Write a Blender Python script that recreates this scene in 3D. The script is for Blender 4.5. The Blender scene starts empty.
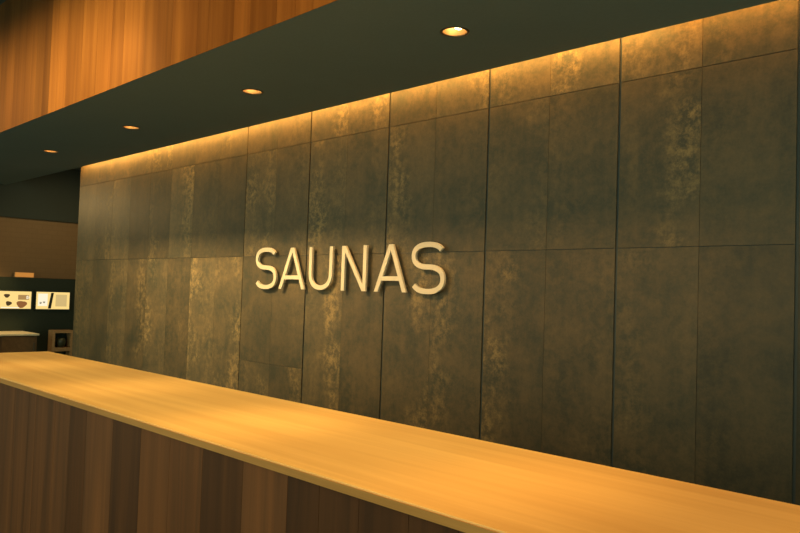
import bpy, bmesh, math, random
from mathutils import Vector, Matrix

random.seed(7)
D = bpy.data
SC = bpy.context.scene
COL = SC.collection
PI = math.pi

EYE = 1.683
WALL_Y = 4.085          # face of the panel cladding
SOF_Z = 3.223           # underside of the dropped ceiling
SOF_Y0, SOF_Y1 = 2.50, 3.955
X_END = -10.335         # left end of the panelled wall
X_RIGHT = 1.72
X_CAFE = -13.0          # far end wall
CNT_Z = 1.10
CNT_X0, CNT_X1 = -6.66, 1.6
CNT_Y0, CNT_Y1 = 1.535, 2.435


# ------------------------------------------------------------------ helpers
def box(bm, x0, x1, y0, y1, z0, z1):
    vs = [bm.verts.new((x, y, z)) for z in (z0, z1) for y in (y0, y1) for x in (x0, x1)]
    fs = []
    for q in ((0, 2, 3, 1), (4, 5, 7, 6), (0, 1, 5, 4), (2, 6, 7, 3), (0, 4, 6, 2), (1, 3, 7, 5)):
        fs.append(bm.faces.new([vs[i] for i in q]))
    return fs


def bevel(bm, w, seg=2, edges=None):
    bmesh.ops.bevel(bm, geom=list(edges if edges is not None else bm.edges), offset=w, segments=seg,
                    profile=0.5, affect='EDGES', clamp_overlap=True)


def prism_xz(bm, pts, y0, y1):
    """Prism of a counter-clockwise outline in x,z between y0 (front) and y1 (back)."""
    n = len(pts)
    a = [bm.verts.new((p[0], y0, p[1])) for p in pts]
    b = [bm.verts.new((p[0], y1, p[1])) for p in pts]
    bm.faces.new(a)
    bm.faces.new(list(reversed(b)))
    for i in range(n):
        j = (i + 1) % n
        bm.faces.new((a[j], a[i], b[i], b[j]))


def ribbon_xz(bm, path, w, y0, y1):
    """A stroke of constant width along an x,z path."""
    L, R = [], []
    n = len(path)
    for i, p in enumerate(path):
        p0 = Vector(path[max(0, i - 1)])
        p1 = Vector(path[min(n - 1, i + 1)])
        t = (p1 - p0).normalized()
        nn = Vector((-t.y, t.x)) * (w / 2)
        L.append(Vector(p) + nn)
        R.append(Vector(p) - nn)
    ring = []
    for l, r in zip(L, R):
        ring.append([bm.verts.new((l.x, y0, l.y)), bm.verts.new((r.x, y0, r.y)),
                     bm.verts.new((r.x, y1, r.y)), bm.verts.new((l.x, y1, l.y))])
    for a, b in zip(ring[:-1], ring[1:]):
        for k in range(4):
            m = (k + 1) % 4
            bm.faces.new((a[k], a[m], b[m], b[k]))
    bm.faces.new(list(reversed(ring[0])))
    bm.faces.new(ring[-1])


def lathe(bm, prof, cx=0, cy=0, seg=32):
    rings = []
    for r, z in prof:
        if r < 1e-6:
            rings.append([bm.verts.new((cx, cy, z))])
        else:
            rings.append([bm.verts.new((cx + r * math.cos(2 * PI * k / seg), cy + r * math.sin(2 * PI * k / seg), z))
                          for k in range(seg)])
    for a, b in zip(rings[:-1], rings[1:]):
        for k in range(seg):
            m = (k + 1) % seg
            if len(a) == 1 and len(b) == 1:
                continue
            if len(a) == 1:
                bm.faces.new((a[0], b[m], b[k]))
            elif len(b) == 1:
                bm.faces.new((a[k], a[m], b[0]))
            else:
                bm.faces.new((a[k], a[m], b[m], b[k]))


def obj(name, bm, m, parent=None, smooth=False, normals=True):
    if normals:
        bmesh.ops.recalc_face_normals(bm, faces=bm.faces)
    me = D.meshes.new(name)
    bm.to_mesh(me)
    bm.free()
    me.materials.append(m)
    if smooth:
        for p in me.polygons:
            p.use_smooth = True
    o = D.objects.new(name, me)
    COL.objects.link(o)
    if parent is not None:
        o.parent = parent
        o.matrix_parent_inverse = Matrix.Translation(-world_loc(parent))
    return o


def world_loc(o):
    v = Vector(o.location)
    if o.parent is not None:
        v = v + o.matrix_parent_inverse.to_translation() + world_loc(o.parent)
    return v


def thing(name, label, cat, loc=(0, 0, 0), group=None):
    o = D.objects.new(name, None)
    o.empty_display_size = 0.1
    COL.objects.link(o)
    o.location = loc
    tag(o, label, cat, group)
    return o


def tag(o, label, cat, group=None):
    o['label'] = label
    o['category'] = cat
    if group:
        o['group'] = group
    return o


def struct(name, bm, m, parent=None):
    o = obj(name, bm, m, parent)
    o['kind'] = 'structure'
    return o


# ---------------------------------------------------------------- materials
class NT:
    def __init__(self, name):
        self.m = D.materials.new(name)
        self.m.use_nodes = True
        self.t = self.m.node_tree
        self.bsdf = self.t.nodes['Principled BSDF']

    def n(self, typ, **kw):
        nd = self.t.nodes.new(typ)
        for k, v in kw.items():
            if k.startswith('i_'):
                key = k[2:]
                key = int(key) if key.isdigit() else key.replace('_', ' ')
                nd.inputs[key].default_value = v
            else:
                setattr(nd, k, v)
        return nd

    def l(self, a, b):
        self.t.links.new(a, b)

    def math(self, op, a, b=None, c=None, clamp=False):
        nd = self.n('ShaderNodeMath', operation=op, use_clamp=clamp)
        for i, v in enumerate((a, b, c)):
            if v is None:
                continue
            if isinstance(v, (int, float)):
                nd.inputs[i].default_value = v
            else:
                self.l(v, nd.inputs[i])
        return nd.outputs[0]

    def mix(self, fac, a, b):
        nd = self.n('ShaderNodeMix', data_type='RGBA')
        for sock, v in ((nd.inputs[0], fac), (nd.inputs[6], a), (nd.inputs[7], b)):
            if isinstance(v, (int, float)):
                sock.default_value = v
            elif isinstance(v, tuple):
                sock.default_value = v if len(v) == 4 else (*v, 1)
            else:
                self.l(v, sock)
        return nd.outputs[2]

    def ramp(self, fac, lo, hi):
        nd = self.n('ShaderNodeMapRange', interpolation_type='SMOOTHSTEP')
        nd.inputs['From Min'].default_value = lo
        nd.inputs['From Max'].default_value = hi
        self.l(fac, nd.inputs['Value'])
        return nd.outputs['Result']

    def noise(self, vec, scale, detail=4, rough=0.55, dist=0.0):
        nd = self.n('ShaderNodeTexNoise')
        nd.inputs['Scale'].default_value = scale
        nd.inputs['Detail'].default_value = detail
        nd.inputs['Roughness'].default_value = rough
        nd.inputs['Distortion'].default_value = dist
        self.l(vec, nd.inputs['Vector'])
        return nd.outputs['Fac']

    def mapping(self, vec, scale=(1, 1, 1), loc=(0, 0, 0)):
        nd = self.n('ShaderNodeMapping')
        nd.inputs['Scale'].default_value = scale
        nd.inputs['Location'].default_value = loc
        self.l(vec, nd.inputs['Vector'])
        return nd.outputs[0]

    def bump(self, h, strength=0.2, dist=0.01):
        nd = self.n('ShaderNodeBump')
        nd.inputs['Strength'].default_value = strength
        nd.inputs['Distance'].default_value = dist
        self.l(h, nd.inputs['Height'])
        self.l(nd.outputs[0], self.bsdf.inputs['Normal'])


def setb(nt, color=None, rough=0.5, metal=0.0, spec=0.5):
    b = nt.bsdf
    if color is not None:
        b.inputs['Base Color'].default_value = (*color, 1)
    b.inputs['Roughness'].default_value = rough
    b.inputs['Metallic'].default_value = metal
    b.inputs['Specular IOR Level'].default_value = spec


def plain(name, color, rough=0.5, metal=0.0, spec=0.5, var=0.12, scale=30):
    nt = NT(name)
    setb(nt, color, rough, metal, spec)
    tc = nt.n('ShaderNodeTexCoord')
    f = nt.noise(tc.outputs['Object'], scale)
    lo = tuple(c * (1 - var) for c in color)
    hi = tuple(min(1, c * (1 + var)) for c in color)
    nt.l(nt.mix(f, lo, hi), nt.bsdf.inputs['Base Color'])
    return nt.m


def emit(name, color, strength):
    nt = NT(name)
    setb(nt, (0.02, 0.02, 0.02), 0.4)
    nt.bsdf.inputs['Emission Color'].default_value = (*color, 1)
    nt.bsdf.inputs['Emission Strength'].default_value = strength
    return nt.m


def patina_steel():
    """Oxidised sheet-metal panels: dark ground, tone by sheet, ochre bloom and vertical runs."""
    nt = NT('patinated_steel')
    setb(nt, None, 0.5, 0.0, 0.35)
    tc = nt.n('ShaderNodeTexCoord')
    oc = tc.outputs['Object']
    oi = nt.n('ShaderNodeObjectInfo')
    rnd = oi.outputs['Random']
    off = nt.n('ShaderNodeCombineXYZ')
    nt.l(nt.math('MULTIPLY', rnd, 37.0), off.inputs[0])
    nt.l(nt.math('MULTIPLY', rnd, 71.0), off.inputs[2])
    add = nt.n('ShaderNodeVectorMath', operation='ADD')
    nt.l(oc, add.inputs[0])
    nt.l(off.outputs[0], add.inputs[1])
    vec = add.outputs[0]

    def attr(nm):
        a = nt.n('ShaderNodeAttribute', attribute_type='OBJECT', attribute_name=nm)
        return a.outputs['Fac']
    tone, sl, sr = attr('tone'), attr('bloom_left'), attr('bloom_right')
    sep = nt.n('ShaderNodeSeparateXYZ')
    nt.l(oc, sep.inputs[0])
    x = sep.outputs[0]
    z = sep.outputs[2]
    cloud = nt.noise(vec, 2.6, 5, 0.6, 0.4)
    mott = nt.noise(vec, 17.0, 8, 0.74, 0.0)
    fine = nt.noise(vec, 70.0, 3, 0.6)
    run = nt.noise(nt.mapping(vec, (13, 1, 0.9)), 1.0, 4, 0.6, 0.3)
    # bloom bands near the left / right edge of a sheet, broken up by noise
    wob = nt.math('MULTIPLY', nt.math('SUBTRACT', cloud, 0.5), 0.6)
    xl = nt.math('ADD', x, wob)

    def band(c, w):
        d = nt.math('ABSOLUTE', nt.math('SUBTRACT', xl, c))
        return nt.math('SUBTRACT', 1.0, nt.ramp(d, 0.0, w))
    bl = nt.math('MULTIPLY', band(-0.16, 0.21), sl)
    br = nt.math('MULTIPLY', band(0.16, 0.21), sr)
    gate = nt.ramp(nt.noise(vec, 2.2, 3, 0.5), 0.36, 0.60)
    b = nt.math('MULTIPLY', nt.math('ADD', bl, br), gate)
    speck = nt.ramp(nt.math('ADD', nt.math('MULTIPLY', mott, 0.95), nt.math('MULTIPLY', run, 0.15)), 0.46, 0.70)
    bloom = nt.math('MULTIPLY', b, speck, clamp=True)
    tex = nt.math('ADD', nt.math('MULTIPLY', cloud, 0.55), nt.math('ADD', nt.math('MULTIPLY', mott, 0.5), nt.math('MULTIPLY', run, 0.15)))
    t = nt.ramp(tex, 0.38, 0.84)
    base = nt.mix(t, (0.035, 0.040, 0.028), (0.134, 0.096, 0.048))
    base = nt.mix(nt.math('MULTIPLY', bloom, 0.62, clamp=True), base, (0.40, 0.275, 0.11))
    grain = nt.math('ADD', 0.78, nt.math('MULTIPLY', fine, 0.44))
    k = nt.math('MULTIPLY', grain, tone)
    vm = nt.n('ShaderNodeVectorMath', operation='SCALE')
    nt.l(base, vm.inputs[0])
    nt.l(k, vm.inputs['Scale'])
    nt.l(vm.outputs[0], nt.bsdf.inputs['Base Color'])
    nt.l(nt.math('ADD', 0.40, nt.math('MULTIPLY', mott, 0.3)), nt.bsdf.inputs['Roughness'])
    nt.bump(mott, 0.12, 0.004)
    return nt.m


def wood(name, dark, light, along='X', rough=0.45, spec=0.4, scale=1.0, contrast=(0.3, 0.75), planks=True, bump=0.05, fine=0.25):
    nt = NT(name)
    setb(nt, None, rough, 0.0, spec)
    tc = nt.n('ShaderNodeTexCoord')
    v = tc.outputs['Object']
    if planks:
        a = nt.n('ShaderNodeAttribute', attribute_type='GEOMETRY', attribute_name='tone')
        tone = a.outputs['Fac']
        off = nt.n('ShaderNodeCombineXYZ')
        nt.l(nt.math('MULTIPLY', tone, 53.0), off.inputs[0])
        nt.l(nt.math('MULTIPLY', tone, 29.0), off.inputs[2])
        add = nt.n('ShaderNodeVectorMath', operation='ADD')
        nt.l(v, add.inputs[0])
        nt.l(off.outputs[0], add.inputs[1])
        v = add.outputs[0]
    s = {'X': (0.35, 9, 9), 'Z': (9, 9, 0.35)}[along]
    s = tuple(k * scale for k in s)
    g1 = nt.noise(nt.mapping(v, s), 1.6, 5, 0.6, 0.5)
    g2 = nt.noise(nt.mapping(v, tuple(k * 5 for k in s)), 1.6, 4, 0.6, 0.2)
    broad = nt.noise(v, 0.9, 2, 0.5)
    f = nt.math('ADD', nt.math('MULTIPLY', g1, 0.6), nt.math('ADD', nt.math('MULTIPLY', g2, fine), nt.math('MULTIPLY', broad, 0.2)))
    f = nt.ramp(f, *contrast)
    c = nt.mix(f, dark, light)
    if planks:
        vm = nt.n('ShaderNodeVectorMath', operation='SCALE')
        nt.l(c, vm.inputs[0])
        nt.l(nt.math('ADD', 0.0, nt.math('MULTIPLY', tone, 1.0)), vm.inputs['Scale'])
        c = vm.outputs[0]
    nt.l(c, nt.bsdf.inputs['Base Color'])
    nt.bump(g2, bump, 0.003)
    return nt.m


def soft_paint(name, color, rough=0.8):
    nt = NT(name)
    setb(nt, color, rough, 0, 0.2)
    tc = nt.n('ShaderNodeTexCoord')
    f = nt.noise(tc.outputs['Object'], 60, 3)
    g = nt.noise(tc.outputs['Object'], 1.3, 3)
    c = nt.mix(nt.math('MULTIPLY', nt.math('ADD', f, g), 0.5), tuple(k * .85 for k in color), tuple(k * 1.15 for k in color))
    nt.l(c, nt.bsdf.inputs['Base Color'])
    nt.bump(f, 0.06, 0.002)
    return nt.m


def tiles(name, c1, c2, mortar):
    nt = NT(name)
    setb(nt, None, 0.55, 0, 0.3)
    tc = nt.n('ShaderNodeTexCoord')
    sep = nt.n('ShaderNodeSeparateXYZ')
    nt.l(tc.outputs['Object'], sep.inputs[0])
    cb = nt.n('ShaderNodeCombineXYZ')
    nt.l(sep.outputs[1], cb.inputs[0])
    nt.l(sep.outputs[2], cb.inputs[1])
    br = nt.n('ShaderNodeTexBrick')
    br.inputs['Color1'].default_value = (*c1, 1)
    br.inputs['Color2'].default_value = (*c2, 1)
    br.inputs['Mortar'].default_value = (*mortar, 1)
    br.inputs['Scale'].default_value = 1.0
    br.inputs['Brick Width'].default_value = 0.16
    br.inputs['Row Height'].default_value = 0.08
    br.inputs['Mortar Size'].default_value = 0.004
    nt.l(cb.outputs[0], br.inputs['Vector'])
    nt.l(br.outputs['Color'], nt.bsdf.inputs['Base Color'])
    return nt.m


M_PANEL = patina_steel()
M_JOINT = plain('dark_joint_backing', (0.040, 0.056, 0.060), 0.7)
M_SOFFIT = soft_paint('dark_olive_plaster', (0.135, 0.190, 0.185))
M_BLACK = plain('black_green_laminate', (0.024, 0.034, 0.025), 0.6, spec=0.2, var=0.2)
M_BLACKCEIL = soft_paint('black_paint', (0.040, 0.050, 0.044))
M_FASCIA = wood('amber_oak_boards', (0.078, 0.030, 0.0050), (0.150, 0.066, 0.0125), 'Z', 0.65, 0.06, 0.5, fine=0.13)
M_FRONT = wood('dark_walnut_boards', (0.078, 0.030, 0.012), (0.250, 0.084, 0.025), 'Z', 0.55, 0.15, 0.5, fine=0.15)
M_TOP = wood('honey_oak_worktop', (0.62, 0.37, 0.12), (0.82, 0.55, 0.205), 'X', 0.42, 0.3, 0.55, planks=False, contrast=(0.30, 0.74), fine=0.15)
M_EDGE = wood('shaded_oak_edge', (0.42, 0.175, 0.042), (0.60, 0.27, 0.07), 'X', 0.5, 0.2, 1.0, planks=False)
M_LETTER = plain('cream_enamel', (0.62, 0.54, 0.40), 0.5, var=0.04)
M_PIN = plain('steel_pin', (0.3, 0.27, 0.2), 0.4, 1.0)
M_FLOOR = tiles('brown_floor_tile', (0.07, 0.055, 0.04), (0.085, 0.065, 0.045), (0.03, 0.025, 0.02))
M_BROWNTILE = tiles('brown_wall_tile', (0.185, 0.112, 0.052), (0.195, 0.118, 0.055), (0.165, 0.10, 0.046))
M_TRIM = plain('dark_bronze_ring', (0.10, 0.075, 0.045), 0.35, 0.6)
M_REFL = plain('gold_reflector', (0.42, 0.25, 0.10), 0.55, 1.0)
M_LAMP = emit('lamp_glow', (1.0, 0.72, 0.36), 30.0)
M_LED = emit('led_strip_glow', (1.0, 0.62, 0.20), 6.0)
M_STEEL = plain('worktop_steel', (0.80, 0.72, 0.52), 0.35, 0.3)
M_CABINET = wood('brown_cabinet_wood', (0.09, 0.052, 0.022), (0.15, 0.09, 0.04), 'X', 0.5, 0.3, 1.0, planks=False)
M_CRATE = wood('pale_brown_wood', (0.34, 0.20, 0.09), (0.50, 0.30, 0.14), 'X', 0.5, 0.3, 2.0, planks=False)
M_BEZEL = plain('screen_bezel', (0.02, 0.024, 0.02), 0.35)
M_DARKBOWL = plain('dark_glazed_bowl', (0.05, 0.055, 0.03), 0.3)
M_AMBER = emit('amber_sign_glow', (1.0, 0.38, 0.06), 0.55)

# ------------------------------------------------------------- room shell
bm = bmesh.new()
box(bm, X_CAFE - 0.2, 2.4, -3.0, 8.0, -0.2, 0.0)
struct('floor', bm, M_FLOOR)

# panelled wall: backing plus separate sheets
bm = bmesh.new()
box(bm, X_END, X_RIGHT, WALL_Y + 0.010, WALL_Y + 0.26, 0.0, 3.45)
wall = struct('wall_back', bm, M_JOINT)

# tone / bloom per half column, read off the photograph: column index from the joint left of the right frame edge
# columns counted from x = -1.28 towards the left, half metre each
TONE = {}
BLOOM = {}
rp = random.Random(21)
for c in range(-6, 19):
    for r in range(4):
        TONE[(c, r)] = rp.uniform(0.86, 1.14)
        BLOOM[(c, r)] = (rp.choice((0, 0, 0.25, 0.6)), rp.choice((0, 0, 0.25, 0.6)))


def setp(c, r, tone, l, rr):
    TONE[(c, r)] = tone
    BLOOM[(c, r)] = (l, rr)


# row 0: floor-1 m, row 1: 1-2 m, row 2: 2-3 m, row 3: above 3 m
setp(-1, 2, 0.7, 0, 0); setp(-1, 1, 0.6, 0, 0); setp(-1, 3, 0.9, 0, 0); setp(0, 2, 0.80, 0.10, 0.0); setp(0, 1, 0.72, 0.10, 0.0); setp(0, 0, 0.70, 0.0, 0.0); setp(0, 3, 0.95, 0.2, 0.3)  # rightmost sheets toned down, the weaker light there put into their colour
setp(1, 2, 0.82, 0.15, 0.95); setp(1, 1, 0.88, 0.25, 0.05); setp(1, 0, 0.75, 0.1, 0.0); setp(1, 3, 1.05, 0.3, 0.4)
setp(2, 2, 0.86, 0.15, 0.1); setp(2, 1, 0.86, 0.1, 0.15); setp(2, 0, 0.75, 0.0, 0.0); setp(2, 3, 1.15, 0.8, 0.4)
setp(3, 2, 0.92, 0.1, 0.2); setp(3, 1, 0.90, 0.85, 0.0); setp(3, 0, 0.75, 0.0, 0.1); setp(3, 3, 1.05, 0.3, 0.5)
setp(4, 2, 0.90, 0.0, 0.1); setp(4, 1, 0.95, 0.6, 0.1); setp(4, 0, 0.8, 0.1, 0.0)
setp(5, 2, 0.98, 0.85, 0.0); setp(5, 1, 0.95, 0.0, 0.75)
setp(6, 2, 1.02, 0.05, 0.25); setp(6, 1, 0.9, 0.1, 0.0)
setp(7, 2, 1.12, 0.9, 0.2); setp(7, 1, 1.05, 0.15, 0.95)
setp(8, 2, 1.0, 0.0, 0.2); setp(8, 1, 0.95, 0.0, 0.1)
setp(9, 2, 1.1, 0.7, 0.6); setp(9, 1, 1.0, 0.1, 0.0)
setp(10, 2, 0.95, 0.1, 0.0); setp(10, 1, 1.15, 0.3, 0.9)
setp(11, 2, 0.95, 0.1, 0.1); setp(11, 1, 1.2, 0.9, 0.2)
setp(12, 2, 1.1, 0.1, 0.9); setp(12, 1, 1.0, 0.1, 0.3)
setp(13, 2, 1.0, 0.7, 0.1); setp(13, 1, 1.1, 0.8, 0.1)
setp(14, 2, 0.85, 0.0, 0.1); setp(14, 1, 1.0, 0.0, 0.6)
setp(15, 2, 1.05, 0.4, 0.1); setp(15, 1, 1.1, 0.3, 0.2)

for c, tu, tl in ((9, 1.12, 0.96), (10, 0.86, 1.16), (11, 1.0, 1.28), (12, 1.22, 0.92), (13, 0.84, 1.12), (14, 0.74, 0.88), (15, 1.12, 1.10),
                  (16, 0.94, 0.94), (17, 1.15, 1.12)):
    TONE[(c, 2)] = tu
    TONE[(c, 1)] = tl
panel_meshes = {}
rows = ((0.004, 0.9985), (1.0015, 1.998), (2.002, 2.998), (3.002, 3.45))
for r, (z0_row, z1) in enumerate(rows):
    for c in range(-6, 18):
        z0 = z0_row
        if c not in (8, 9):
            # most lower sheets run unbroken from the floor to the middle joint
            if r == 0:
                continue
            if r == 1:
                z0 = 0.004
        xr = -1.28 - 0.5 * c
        xl = xr - 0.5
        if c == 17:
            xl = X_END
        joint = xr if c % 2 == 0 else xl
        wide = 0.009 if joint > -6.0 else (0.005 if joint > -6.5 else 0.0012)
        thin = 0.0011 if c < 9 else 0.0007
        # even columns have the wide joint on their right, odd ones on their left
        rr = xr - (wide if c % 2 == 0 else thin)
        ll = xl + (wide if c % 2 == 1 else thin)
        if c == 17:
            ll = xl
        cx = (rr + ll) / 2
        cz = (z0 + z1) / 2
        key = (round(rr - ll, 4), round(z0, 3), round(z1, 3))
        if key not in panel_meshes:
            bm = bmesh.new()
            hx, hz = (rr - ll) / 2, (z1 - z0) / 2
            box(bm, -hx, hx, 0.0, 0.010, -hz, hz)
            bmesh.ops.recalc_face_normals(bm, faces=bm.faces)
            me = D.meshes.new('wall_panel')
            bm.to_mesh(me)
            bm.free()
            me.materials.append(M_PANEL)
            panel_meshes[key] = me
        o = D.objects.new('wall_panel', panel_meshes[key])
        COL.objects.link(o)
        o.parent = wall
        o.location = (cx, WALL_Y, cz)
        o['kind'] = 'structure'
        o['tone'] = float(TONE[(c, r)])
        o['bloom_left'] = float(BLOOM[(c, r)][0])
        o['bloom_right'] = float(BLOOM[(c, r)][1])

# dropped ceiling with round cut-outs for the downlights
LIGHT_Y = 3.255
LIGHT_X = [-2.885 - 2.085 * k for k in range(4)]
LIGHT_X = [-0.80] + LIGHT_X
R_CUT = 0.078
bm = bmesh.new()
half = 0.15
SEG = 32


def quad(a, b, c, d):
    bm.faces.new([bm.verts.new(p) for p in (a, b, c, d)])


xs = [X_CAFE, X_RIGHT]
y0, y1 = SOF_Y0, SOF_Y1
y0 = SOF_Y0 + 0.0005
quad((xs[0], y0, SOF_Z), (xs[1], y0, SOF_Z), (xs[1], LIGHT_Y - half, SOF_Z), (xs[0], LIGHT_Y - half, SOF_Z))
quad((xs[0], LIGHT_Y + half, SOF_Z), (xs[1], LIGHT_Y + half, SOF_Z), (xs[1], y1, SOF_Z), (xs[0], y1, SOF_Z))
cuts = sorted(LIGHT_X)
edges_x = [xs[0]]
for lx in cuts:
    edges_x += [lx - half, lx + half]
edges_x.append(xs[1])
for i in range(0, len(edges_x), 2):
    quad((edges_x[i], LIGHT_Y - half, SOF_Z), (edges_x[i + 1], LIGHT_Y - half, SOF_Z),
         (edges_x[i + 1], LIGHT_Y + half, SOF_Z), (edges_x[i], LIGHT_Y + half, SOF_Z))
for lx in cuts:
    for k in range(SEG):
        p = []
        for kk in (k, k + 1):
            a = 2 * PI * kk / SEG
            ca, sa = math.cos(a), math.sin(a)
            s = half / max(abs(ca), abs(sa))
            p.append(((lx + R_CUT * ca, LIGHT_Y + R_CUT * sa, SOF_Z), (lx + s * ca, LIGHT_Y + s * sa, SOF_Z)))
        quad(p[0][0], p[0][1], p[1][1], p[1][0])
bmesh.ops.remove_doubles(bm, verts=bm.verts, dist=1e-5)
# upstand beside the light slot, and the slab above
box(bm, X_CAFE, X_RIGHT, SOF_Y1 - 0.02, SOF_Y1, SOF_Z + 0.0005, SOF_Z + 0.05)
box(bm, X_CAFE, X_RIGHT, SOF_Y0 + 0.031, SOF_Y1, SOF_Z + 0.20, SOF_Z + 0.26)
box(bm, X_CAFE, X_RIGHT, SOF_Y1, 8.0, 3.62, 3.70)
soffit = struct('ceiling', bm, M_SOFFIT)

# closing board over the slot, above the wall panels
bm = bmesh.new()
box(bm, X_END, X_RIGHT, SOF_Y1 + 0.0, WALL_Y + 0.26, 3.45, 3.50)
struct('trim_1', bm, M_BLACKCEIL)

# upper board-clad wall above the dropped ceiling
FT = 4.62


def boards(bm, cuts, tones, y_face, y_back, z0, z1, gap=0.0015):
    lay = bm.faces.layers.float.new('tone')
    for a, b, t in zip(cuts[:-1], cuts[1:], tones):
        for f in box(bm, a + gap / 2, b - gap / 2, y_face, y_back, z0, z1):
            f[lay] = t


def rand_cuts(x0, x1, w0, w1, rnd):
    out = [x0]
    while out[-1] < x1 - w1:
        out.append(out[-1] + rnd.uniform(w0, w1))
    out.append(x1)
    return out


rw = random.Random(5)
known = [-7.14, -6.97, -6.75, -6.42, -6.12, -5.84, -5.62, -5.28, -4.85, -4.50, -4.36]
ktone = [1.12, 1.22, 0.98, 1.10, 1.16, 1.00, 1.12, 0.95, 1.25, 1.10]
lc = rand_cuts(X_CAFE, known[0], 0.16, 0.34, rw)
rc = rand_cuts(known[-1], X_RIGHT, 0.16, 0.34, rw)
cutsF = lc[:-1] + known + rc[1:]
tonesF = [rw.uniform(0.56, 0.76) for _ in lc[1:]] + ktone + [rw.uniform(1.05, 1.4) for _ in rc[1:]]  # end boards' tones also hold the light's spread: left dimmed, right lifted
bm = bmesh.new()
boards(bm, cutsF, tonesF, SOF_Y0, SOF_Y0 + 0.03, SOF_Z + 0.001, FT)
struct('wall_upper', bm, M_FASCIA)

bm = bmesh.new()
box(bm, X_CAFE, 2.4, -3.0, SOF_Y0 + 0.03, FT, FT + 0.1)
struct('ceiling_hall', bm, M_BLACKCEIL)

bm = bmesh.new()  # unseen wall added to shut sky light out of the passage
box(bm, X_CAFE - 0.2, 2.4, 8.0, 8.2, 0.0, 3.7)
struct('wall_light_block', bm, M_BROWNTILE)

# far end wall: brown tiles, black bulkhead above
bm = bmesh.new()
box(bm, X_CAFE - 0.2, X_CAFE, -3.0, 8.0, 0.0, 3.62)
struct('wall_left', bm, M_BROWNTILE)
bm = bmesh.new()
box(bm, X_CAFE + 0.001, X_CAFE + 0.05, SOF_Y1 - 1.4, 8.0, 2.715, SOF_Z - 0.002)
box(bm, X_CAFE + 0.001, X_CAFE + 0.05, SOF_Y1 + 0.002, 8.0, SOF_Z - 0.002, 3.618)
struct('trim_2', bm, M_BLACKCEIL)

# LED strip in the slot over the panels
t = thing('light_strip', 'slim glowing cove strip along the top of the dark panelled wall', 'light strip', ((X_END + X_RIGHT) / 2, SOF_Y1 + 0.03, SOF_Z + 0.07))
bm = bmesh.new()
box(bm, X_END + 0.02, X_RIGHT, SOF_Y1 + 0.002, SOF_Y1 + 0.03, SOF_Z + 0.105, SOF_Z + 0.125)
obj('channel', bm, M_TRIM, t)
bm = bmesh.new()
box(bm, X_END + 0.03, X_RIGHT - 0.01, SOF_Y1 + 0.006, SOF_Y1 + 0.026, SOF_Z + 0.099, SOF_Z + 0.105)
obj('diffuser', bm, M_LED, t)

# ---------------------------------------------------------------- downlights
DL = ['recessed ceiling downlight beyond the right end of the row',
      'recessed round downlight highest and rightmost in the dark ceiling row',
      'recessed round downlight second from the right in the dark ceiling row',
      'recessed round downlight second from the left in the dark ceiling row',
      'smallest recessed round downlight, leftmost in the dark ceiling row']
dl_mesh = None
for i, lx in enumerate(LIGHT_X):
    if i == 0:
        continue
    t = thing('ceiling_downlight', DL[i], 'ceiling light', (lx, LIGHT_Y, SOF_Z), 'round downlights in the dropped ceiling')
    if dl_mesh is None:
        bm = bmesh.new()
        lathe(bm, [(0.072, 0.012), (0.072, -0.004), (0.078, -0.006), (0.086, -0.003), (0.087, -0.0005)])
        a = obj('trim_ring', bm, M_TRIM, None, True, False)
        bm = bmesh.new()
        lathe(bm, [(0.071, 0.002), (0.066, 0.022), (0.056, 0.05), (0.052, 0.080)])
        b = obj('reflector', bm, M_REFL, None, True, False)
        bm = bmesh.new()
        lathe(bm, [(0.0, 0.016), (0.016, 0.018), (0.027, 0.026), (0.030, 0.040), (0.030, 0.085), (0.0, 0.085)], 0.016, 0.016)
        c = obj('lamp', bm, M_LAMP, None, True)
        dl_mesh = (a, b, c)
        for o in dl_mesh:
            o.parent = t
    else:
        for o in dl_mesh:
            d = o.copy()
            COL.objects.link(d)
            d.parent = t

# ---------------------------------------------------------------- counter
t = thing('reception_counter', 'long reception counter with honey oak top and dark plank front', 'counter',
          ((CNT_X0 + CNT_X1) / 2, (CNT_Y0 + CNT_Y1) / 2, 0))
bm = bmesh.new()
box(bm, CNT_X0, CNT_X1, CNT_Y0 + 0.004, CNT_Y1, CNT_Z - 0.031, CNT_Z)
bevel(bm, 0.004, 2)
ct = obj('countertop', bm, M_TOP, t)
bm = bmesh.new()
box(bm, CNT_X0, CNT_X1, CNT_Y0, CNT_Y0 + 0.0039, CNT_Z - 0.031, CNT_Z - 0.005)  # band added to give the front edge its shaded orange by colour
eb = obj('edge_band', bm, M_EDGE, t)
eb['label'] = 'added band along the worktop front, its shade put into the colour'
kf = [-4.40, -4.12, -3.92, -3.72, -3.42, -3.14, -2.88, -2.62, -2.34, -2.07, -1.90, -1.71]
kt = [1.00, 1.12, 0.62, 1.30, 0.72, 1.02, 0.98, 0.66, 1.18, 0.60, 0.62]
lc = rand_cuts(CNT_X0 + 0.03, kf[0], 0.15, 0.3, rw)
rc = rand_cuts(kf[-1], CNT_X1 - 0.03, 0.15, 0.3, rw)
bm = bmesh.new()
boards(bm, lc[:-1] + kf + rc[1:], [rw.uniform(0.75, 1.05) for _ in lc[1:]] + kt + [rw.uniform(0.42, 0.72) for _ in rc[1:]],  # right boards darkened in tone for the light falling away
       CNT_Y0 + 0.022, CNT_Y0 + 0.05, 0.06, CNT_Z - 0.031, 0.002)
obj('front_panel', bm, M_FRONT, t)
bm = bmesh.new()
box(bm, CNT_X0 + 0.03, CNT_X1 - 0.03, CNT_Y0 + 0.05, CNT_Y0 + 0.09, 0.0, CNT_Z - 0.031)
box(bm, CNT_X0 + 0.03, CNT_X0 + 0.07, CNT_Y0 + 0.09, CNT_Y1 - 0.05, 0.0, CNT_Z - 0.031)
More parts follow.
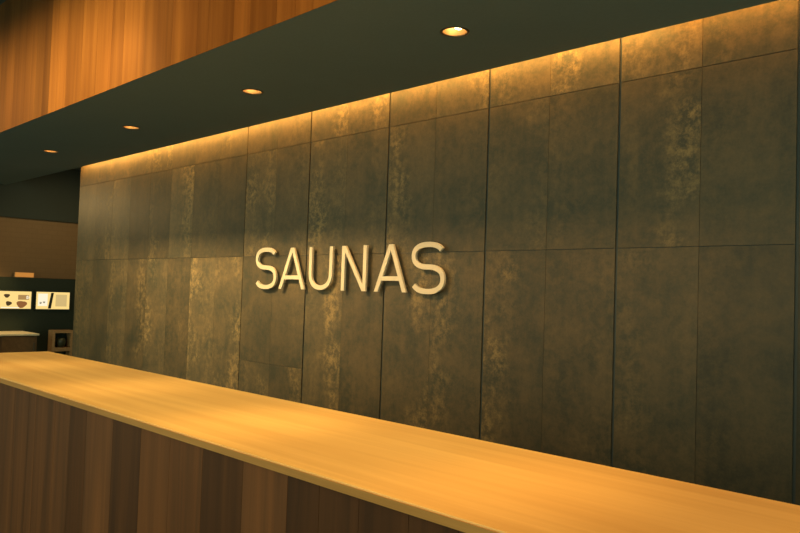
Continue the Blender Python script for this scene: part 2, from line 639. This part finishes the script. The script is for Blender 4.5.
box(bm, CNT_X1 - 0.07, CNT_X1 - 0.03, CNT_Y0 + 0.09, CNT_Y1 - 0.05, 0.0, CNT_Z - 0.031)
box(bm, CNT_X0 + 0.07, CNT_X1 - 0.07, CNT_Y0 + 0.09, CNT_Y1 - 0.05, 0.45, 0.48)
obj('carcass', bm, M_CABINET, t)

# ---------------------------------------------------------------- sign
ZB, ZT = 1.698, 2.066
SY0, SY1 = 4.038, 4.056
SW = 0.0385
sign = thing('wall_sign', 'large cream letters spelling SAUNAS mounted off the dark panelled wall', 'sign', (-4.77, SY1, ZB))


def superell(cx, cz, rx, rz, a0, a1, n=28, e=2.35):
    out = []
    for i in range(n + 1):
        a = math.radians(a0 + (a1 - a0) * i / n)
        c, s = math.cos(a), math.sin(a)
        out.append((cx + rx * math.copysign(abs(c) ** (2 / e), c), cz + rz * math.copysign(abs(s) ** (2 / e), s)))
    return out


def letter(ch, x0, x1, label):
    bm = bmesh.new()
    h = SW / 2
    z0, z1 = ZB, ZT
    w = SW
    mid = (z0 + z1) / 2
    if ch == 'S':
        z0 -= 0.008
        z1 += 0.009
        cx, rx = (x0 + x1) / 2, (x1 - x0) / 2 - h
        zm = mid + 0.008
        ru, rl = (z1 - h - zm) / 2, (zm - z0 - h) / 2
        up = superell(cx, zm + ru, rx * 0.97, ru, 27, 270)
        lo = superell(cx, zm - rl, rx, rl, 90, -153)
        ribbon_xz(bm, up + lo[1:], w, SY0, SY1)
        pins = ((cx, z1 - h), (cx, z0 + h))
    elif ch == 'U':
        cx, rx = (x0 + x1) / 2, (x1 - x0) / 2 - h
        rz = rx * 0.95
        arc = superell(cx, z0 + h + rz, rx, rz, 180, 360, e=2.3)
        path = [(x0 + h, z1)] + arc + [(x1 - h, z1)]
        ribbon_xz(bm, path, w, SY0, SY1)
        pins = ((x0 + h, z1 - .04), (x1 - h, z1 - .04))
    elif ch == 'A':
        cx = (x0 + x1) / 2
        f = w * 1.10          # foot width of a leg
        a = w * 0.60          # half width of the apex
        prism_xz(bm, [(x0, z0), (x0 + f, z0), (cx - a + f, z1), (cx - a, z1)], SY0, SY1)
        prism_xz(bm, [(x1 - f, z0), (x1, z0), (cx + a, z1), (cx + a - f, z1)], SY0 + 0.0003, SY1)
        b0 = z0 + (z1 - z0) * 0.235
        t0 = (b0 - z0) / (z1 - z0)
        t1 = (b0 + w * 0.9 - z0) / (z1 - z0)
        xa = lambda t: x0 + f * 0.5 + (cx - a - x0) * t
        xb = lambda t: x1 - f * 0.5 + (cx + a - x1) * t
        prism_xz(bm, [(xa(t0), b0), (xb(t0), b0), (xb(t1), b0 + w * 0.9), (xa(t1), b0 + w * 0.9)], SY0 + 0.0006, SY1)
        pins = ((cx, z1 - .04), (x0 + f * .9, z0 + .05), (x1 - f * .9, z0 + .05))
    else:  # N
        prism_xz(bm, [(x0, z0), (x0 + w, z0), (x0 + w, z1), (x0, z1)], SY0, SY1)
        prism_xz(bm, [(x1 - w, z0), (x1, z0), (x1, z1), (x1 - w, z1)], SY0, SY1)
        d = w * 1.18
        prism_xz(bm, [(x1 - d, z0), (x1 - 0.002, z0), (x0 + d, z1), (x0 + 0.002, z1)], SY0 + 0.0003, SY1)
        pins = ((x0 + h, z1 - .04), (x1 - h, z0 + .04))
    o = obj('letter', bm, M_LETTER, sign)
    o['label'] = label
    for px, pz in pins:
        bm = bmesh.new()
        ring = [bm.verts.new((px + 0.008 * math.cos(2 * PI * k / 10), y, pz + 0.008 * math.sin(2 * PI * k / 10)))
                for y in (SY1 - 0.002, WALL_Y + 0.001) for k in range(10)]
        for k in range(10):
            m = (k + 1) % 10
            bm.faces.new((ring[k], ring[m], ring[10 + m], ring[10 + k]))
        bm.faces.new(ring[:10])
        bm.faces.new(ring[10:])
        obj('standoff_pin', bm, M_PIN, o)


LET = (('S', -5.998, -5.660, 'letter S that begins the word'), ('A', -5.617, -5.239, 'letter A after the first S'),
       ('U', -5.182, -4.868, 'letter U'), ('N', -4.748, -4.446, 'letter N'),
       ('A', -4.347, -3.992, 'letter A before the last S'), ('S', -3.947, -3.608, 'letter S that ends the word'))
for l in LET:
    letter(*l)

# ------------------------------------------------------------- cafe corner
BX = -12.90
bar = thing('back_bar_unit', 'black wall unit behind the two lit screens at the far left', 'wall unit', (BX, 4.4, 0))
bm = bmesh.new()
box(bm, X_CAFE + 0.001, BX, 2.6, 5.55, 0.0, 1.755)
bevel(bm, 0.004, 1)
obj('carcass', bm, M_BLACK, bar)


def screen(y0, y1, z0, z1, label, pics):
    t = thing('menu_screen', label, 'screen', (BX, (y0 + y1) / 2, (z0 + z1) / 2), 'lit screens on the black wall unit')
    bm = bmesh.new()
    e = 0.016
    x0, x1 = BX + 0.001, BX + 0.035
    box(bm, x0, x1, y0 - e, y1 + e, z0 - e, z0)
    box(bm, x0, x1, y0 - e, y1 + e, z1, z1 + e)
    box(bm, x0, x1, y0 - e, y0, z0, z1)
    box(bm, x0, x1, y1, y1 + e, z0, z1)
    obj('bezel', bm, M_BEZEL, t)
    bm = bmesh.new()
    box(bm, x0, x0 + 0.024, y0, y1, z0, z1)
    d = obj('display', bm, M_SCREEN, t)
    for nm, shape, col in pics:
        bm = bmesh.new()
        pts = [(y0 + (y1 - y0) * u, z0 + (z1 - z0) * v) for u, v in shape]
        a = [bm.verts.new((x0 + 0.0243, p[0], p[1])) for p in pts]
        b = [bm.verts.new((x0 + 0.0255, p[0], p[1])) for p in pts]
        bm.faces.new(b)
        bm.faces.new(list(reversed(a)))
        for i in range(len(pts)):
            j = (i + 1) % len(pts)
            bm.faces.new((a[i], a[j], b[j], b[i]))
        obj(nm, bm, col, d)


def blob(u, v, ru, rv, n=14, ph=0.0):
    return [(u + ru * math.cos(2 * PI * k / n) * (1 + .14 * math.sin(3 * 2 * PI * k / n + ph)),
             v + rv * math.sin(2 * PI * k / n) * (1 + .14 * math.sin(3 * 2 * PI * k / n + ph))) for k in range(n)]


M_SCREEN = emit('screen_cream', (1.0, 0.70, 0.24), 1.0)
E_DARK = emit('screen_dark_brown', (0.20, 0.10, 0.03), 0.25)
E_RED = emit('screen_red_brown', (0.60, 0.22, 0.06), 0.45)
E_BROWN = emit('screen_brown', (0.75, 0.42, 0.14), 0.55)
E_WHITE = emit('screen_white', (1.0, 0.90, 0.66), 1.0)
E_GREY = emit('screen_tan', (0.9, 0.64, 0.25), 0.72)

sq = lambda u0, u1, v0, v1: [(u0, v0), (u1, v0), (u1, v1), (u0, v1)]
screen(3.87, 4.395, 1.252, 1.530, 'left lit screen on the black unit, showing two dark items and a reddish dish',
       [('picture', blob(.30, .74, .085, .11), E_DARK), ('picture', blob(.36, .30, .085, .13, ph=1), E_DARK),
        ('picture', blob(.73, .26, .15, .20, ph=.4), E_RED), ('picture', sq(.62, .93, .52, .80), E_BROWN),
        ('picture', blob(.90, .66, .05, .10, ph=2), E_WHITE), ('picture', sq(.15, .66, .03, .09), E_WHITE)])
screen(4.470, 5.005, 1.250, 1.530, 'right lit screen on the black unit, crossed by a black slanting bar',
       [('picture', sq(.06, .34, .18, .90), E_WHITE), ('picture', blob(.14, .36, .035, .06), E_DARK),
        ('picture', blob(.24, .40, .035, .06), E_DARK),
        ('picture', [(.36, .03), (.45, .03), (.52, .96), (.44, .96)], M_BEZEL),
        ('picture', sq(.58, .92, .16, .86), E_GREY)])

# amber strip of light on the ledge of the unit
t = thing('ledge_sign', 'small orange glowing box standing on the ledge of the black unit', 'light box', (BX - 0.05, 4.27, 1.755))
bm = bmesh.new()
box(bm, BX - 0.07, BX - 0.022, 4.14, 4.44, 1.755, 1.84)
obj('housing', bm, M_CRATE, t)
bm = bmesh.new()
box(bm, BX - 0.022, BX - 0.016, 4.15, 4.43, 1.763, 1.832)
obj('lit_face', bm, M_AMBER, t)

# back worktop in front of the unit
t = thing('back_worktop', 'low brown cabinet with pale lit top under the two screens', 'cabinet', (-12.55, 3.6, 0))
bm = bmesh.new()
box(bm, BX + 0.002, -12.16, 2.7, 4.30, 0.865, 0.895)
bevel(bm, 0.004, 2)
obj('worktop', bm, M_STEEL, t)
bm = bmesh.new()
box(bm, BX + 0.002, -12.20, 2.72, 4.28, 0.0, 0.865)
obj('carcass', bm, M_CABINET, t)
for k in range(3):
    bm = bmesh.new()
    a = 2.735 + k * 0.515
    box(bm, -12.199, -12.18, a, a + 0.50, 0.10, 0.855)
    bevel(bm, 0.003, 1)
    dr = obj('door', bm, M_CABINET, t)
    bm = bmesh.new()
    box(bm, -12.179, -12.16, a + 0.46, a + 0.475, 0.60, 0.76)
    bevel(bm, 0.003, 1)
    obj('handle', bm, M_TRIM, dr)

# square framed cubby at the end of the worktop
t = thing('cubby_cabinet', 'small brown cabinet with a square framed opening beside the panelled wall end', 'cabinet', (-12.5, 4.755, 0))
cy0, cy1, cz0, cz1 = 4.590, 4.915, 0.590, 0.925
cxb, cxf = -12.60, -12.42
bm = bmesh.new()
w = 0.042
box(bm, cxb, cxf, cy0, cy0 + w, 0.0, cz1)
box(bm, cxb, cxf, cy1 - w, cy1, 0.0, cz1)
box(bm, cxb, cxf, cy0 + w, cy1 - w, cz1 - w, cz1)
box(bm, cxb, cxf, cy0 + w, cy1 - w, cz0, cz0 + w * 1.4)
box(bm, cxb, cxf, cy0 + w, cy1 - w, 0.0, 0.08)
obj('frame', bm, M_CRATE, t)
bm = bmesh.new()
box(bm, cxb, cxb + 0.02, cy0 + w, cy1 - w, 0.08, cz1 - w)
obj('back_panel', bm, M_BLACK, t)
t = None
bm = bmesh.new()
bz = cz0 + w * 1.4
lathe(bm, [(0.0, bz), (0.04, bz), (0.068, bz + 0.04), (0.073, bz + 0.10), (0.060, bz + 0.15), (0.055, bz + 0.15),
           (0.066, bz + 0.10), (0.060, bz + 0.045), (0.0, bz + 0.012)], -12.50, 4.755, 24)
bowl = obj('round_pot', bm, M_DARKBOWL, None, True)
tag(bowl, 'dark round pot inside the square framed cubby', 'pot')

# ---------------------------------------------------------------- lights
def spot(name, loc, target, power, color, angle, blend=0.5, size=0.05):
    L = D.lights.new(name, 'SPOT')
    L.energy = power
    L.color = color
    L.spot_size = math.radians(angle)
    L.spot_blend = blend
    L.shadow_soft_size = size
    o = D.objects.new(name, L)
    COL.objects.link(o)
    o.location = loc
    d = Vector(target) - Vector(loc)
    o.rotation_euler = d.to_track_quat('-Z', 'Y').to_euler()
    return o


def area(name, loc, rot, sx, sy, power, color, spread=180):
    L = D.lights.new(name, 'AREA')
    L.shape = 'RECTANGLE'
    L.size, L.size_y = sx, sy
    L.energy = power
    L.color = color
    L.spread = math.radians(spread)
    o = D.objects.new(name, L)
    COL.objects.link(o)
    o.location = loc
    o.rotation_euler = rot
    return o


WARM = (1.0, 0.66, 0.27)
AMB = (1.0, 0.47, 0.095)

# cove strip grazing the panels
for a, b, w in ((X_END + 0.05, -2.0, 7.8), (-2.0, X_RIGHT - 0.05, 4.8)):
    area('cove_light', ((a + b) / 2, SOF_Y1 + 0.045, SOF_Z + 0.095), (math.radians(14), 0, 0), b - a, 0.03, w * (b - a), AMB if a < -3 else (1.0, 0.42, 0.07))

# ceiling downlights
for lx in LIGHT_X:
    spot('downlight_beam', (lx, LIGHT_Y, SOF_Z + 0.045), (lx, LIGHT_Y, 0), 16, WARM, 62, 0.9, 0.03)

# long hall luminaire in front of the counter; the lower edge of the board wall cuts it off on the panels
area('hall_luminaire', (-7.1, 0.82, 4.45), (math.radians(56), 0, 0), 4.0, 0.32, 92, WARM, 62)
area('hall_luminaire', (-3.3, 0.82, 4.45), (math.radians(54), 0, 0), 3.4, 0.32, 16, (1.0, 0.50, 0.15), 52)  # weak second length added to warm the right of the lit band
spot('sign_fill', (-6.4, 0.82, 4.45), (-4.7, 4.0, 1.82), 420, WARM, 32, 0.9, 0.08)  # unseen spot added to lift the brightness of the letters
# fill light added near the far end, warming the left panels
spot('cafe_fill', (-11.9, 2.9, 3.0), (-9.6, 4.085, 1.5), 70, WARM, 88, 0.8, 0.08)
# narrow lamps over the worktop
for hx, e, c in ((-6.3, 300, (1.0, 0.65, 0.24)), (-4.9, 380, (1.0, 0.65, 0.24)), (-3.5, 490, (1.0, 0.65, 0.23)),
                 (-2.1, 540, (1.0, 0.60, 0.19)), (-0.7, 300, (1.0, 0.42, 0.07))):
    spot('counter_lamp', (hx, 1.95, 4.5), (hx, 1.95, 1.1), e, c, 42, 0.9, 0.08)
# fill light added beyond the panelled wall to brighten end wall and cubby
spot('passage_fill', (-10.8, 5.1, 3.5), (-13.0, 4.5, 1.4), 75, WARM, 100, 0.8, 0.1)
# fill light added over the back worktop to brighten its pale top
spot('worktop_fill', (-12.4, 3.7, 3.15), (-12.6, 3.7, 0.9), 190, WARM, 50, 0.8, 0.05)

W = D.worlds.new('World')
SC.world = W
W.use_nodes = True
bg = W.node_tree.nodes['Background']
bg.inputs[0].default_value = (0.84, 1.0, 0.68, 1)
bg.inputs[1].default_value = 1.30

# ---------------------------------------------------------------- camera
f_px, yaw, pitch, roll = 753.388, 0.7823, 0.0368, 0.0327
F = Vector((-math.cos(yaw) * math.cos(pitch), math.sin(yaw) * math.cos(pitch), math.sin(pitch)))
Rv = F.cross(Vector((0, 0, 1))).normalized()
U = Rv.cross(F)
R2 = math.cos(roll) * Rv + math.sin(roll) * U
U2 = -math.sin(roll) * Rv + math.cos(roll) * U
cam = D.cameras.new('camera')
cam.sensor_width = 36
cam.lens = f_px * 36 / 800
co = D.objects.new('camera', cam)
COL.objects.link(co)
co.matrix_world = Matrix(((R2.x, U2.x, -F.x, 0), (R2.y, U2.y, -F.y, 0), (R2.z, U2.z, -F.z, EYE), (0, 0, 0, 1)))
SC.camera = co

vs = SC.view_settings
vs.view_transform = 'Standard'
vs.look = 'None'
vs.exposure = 0.0
vs.gamma = 1.0
vs.use_curve_mapping = False
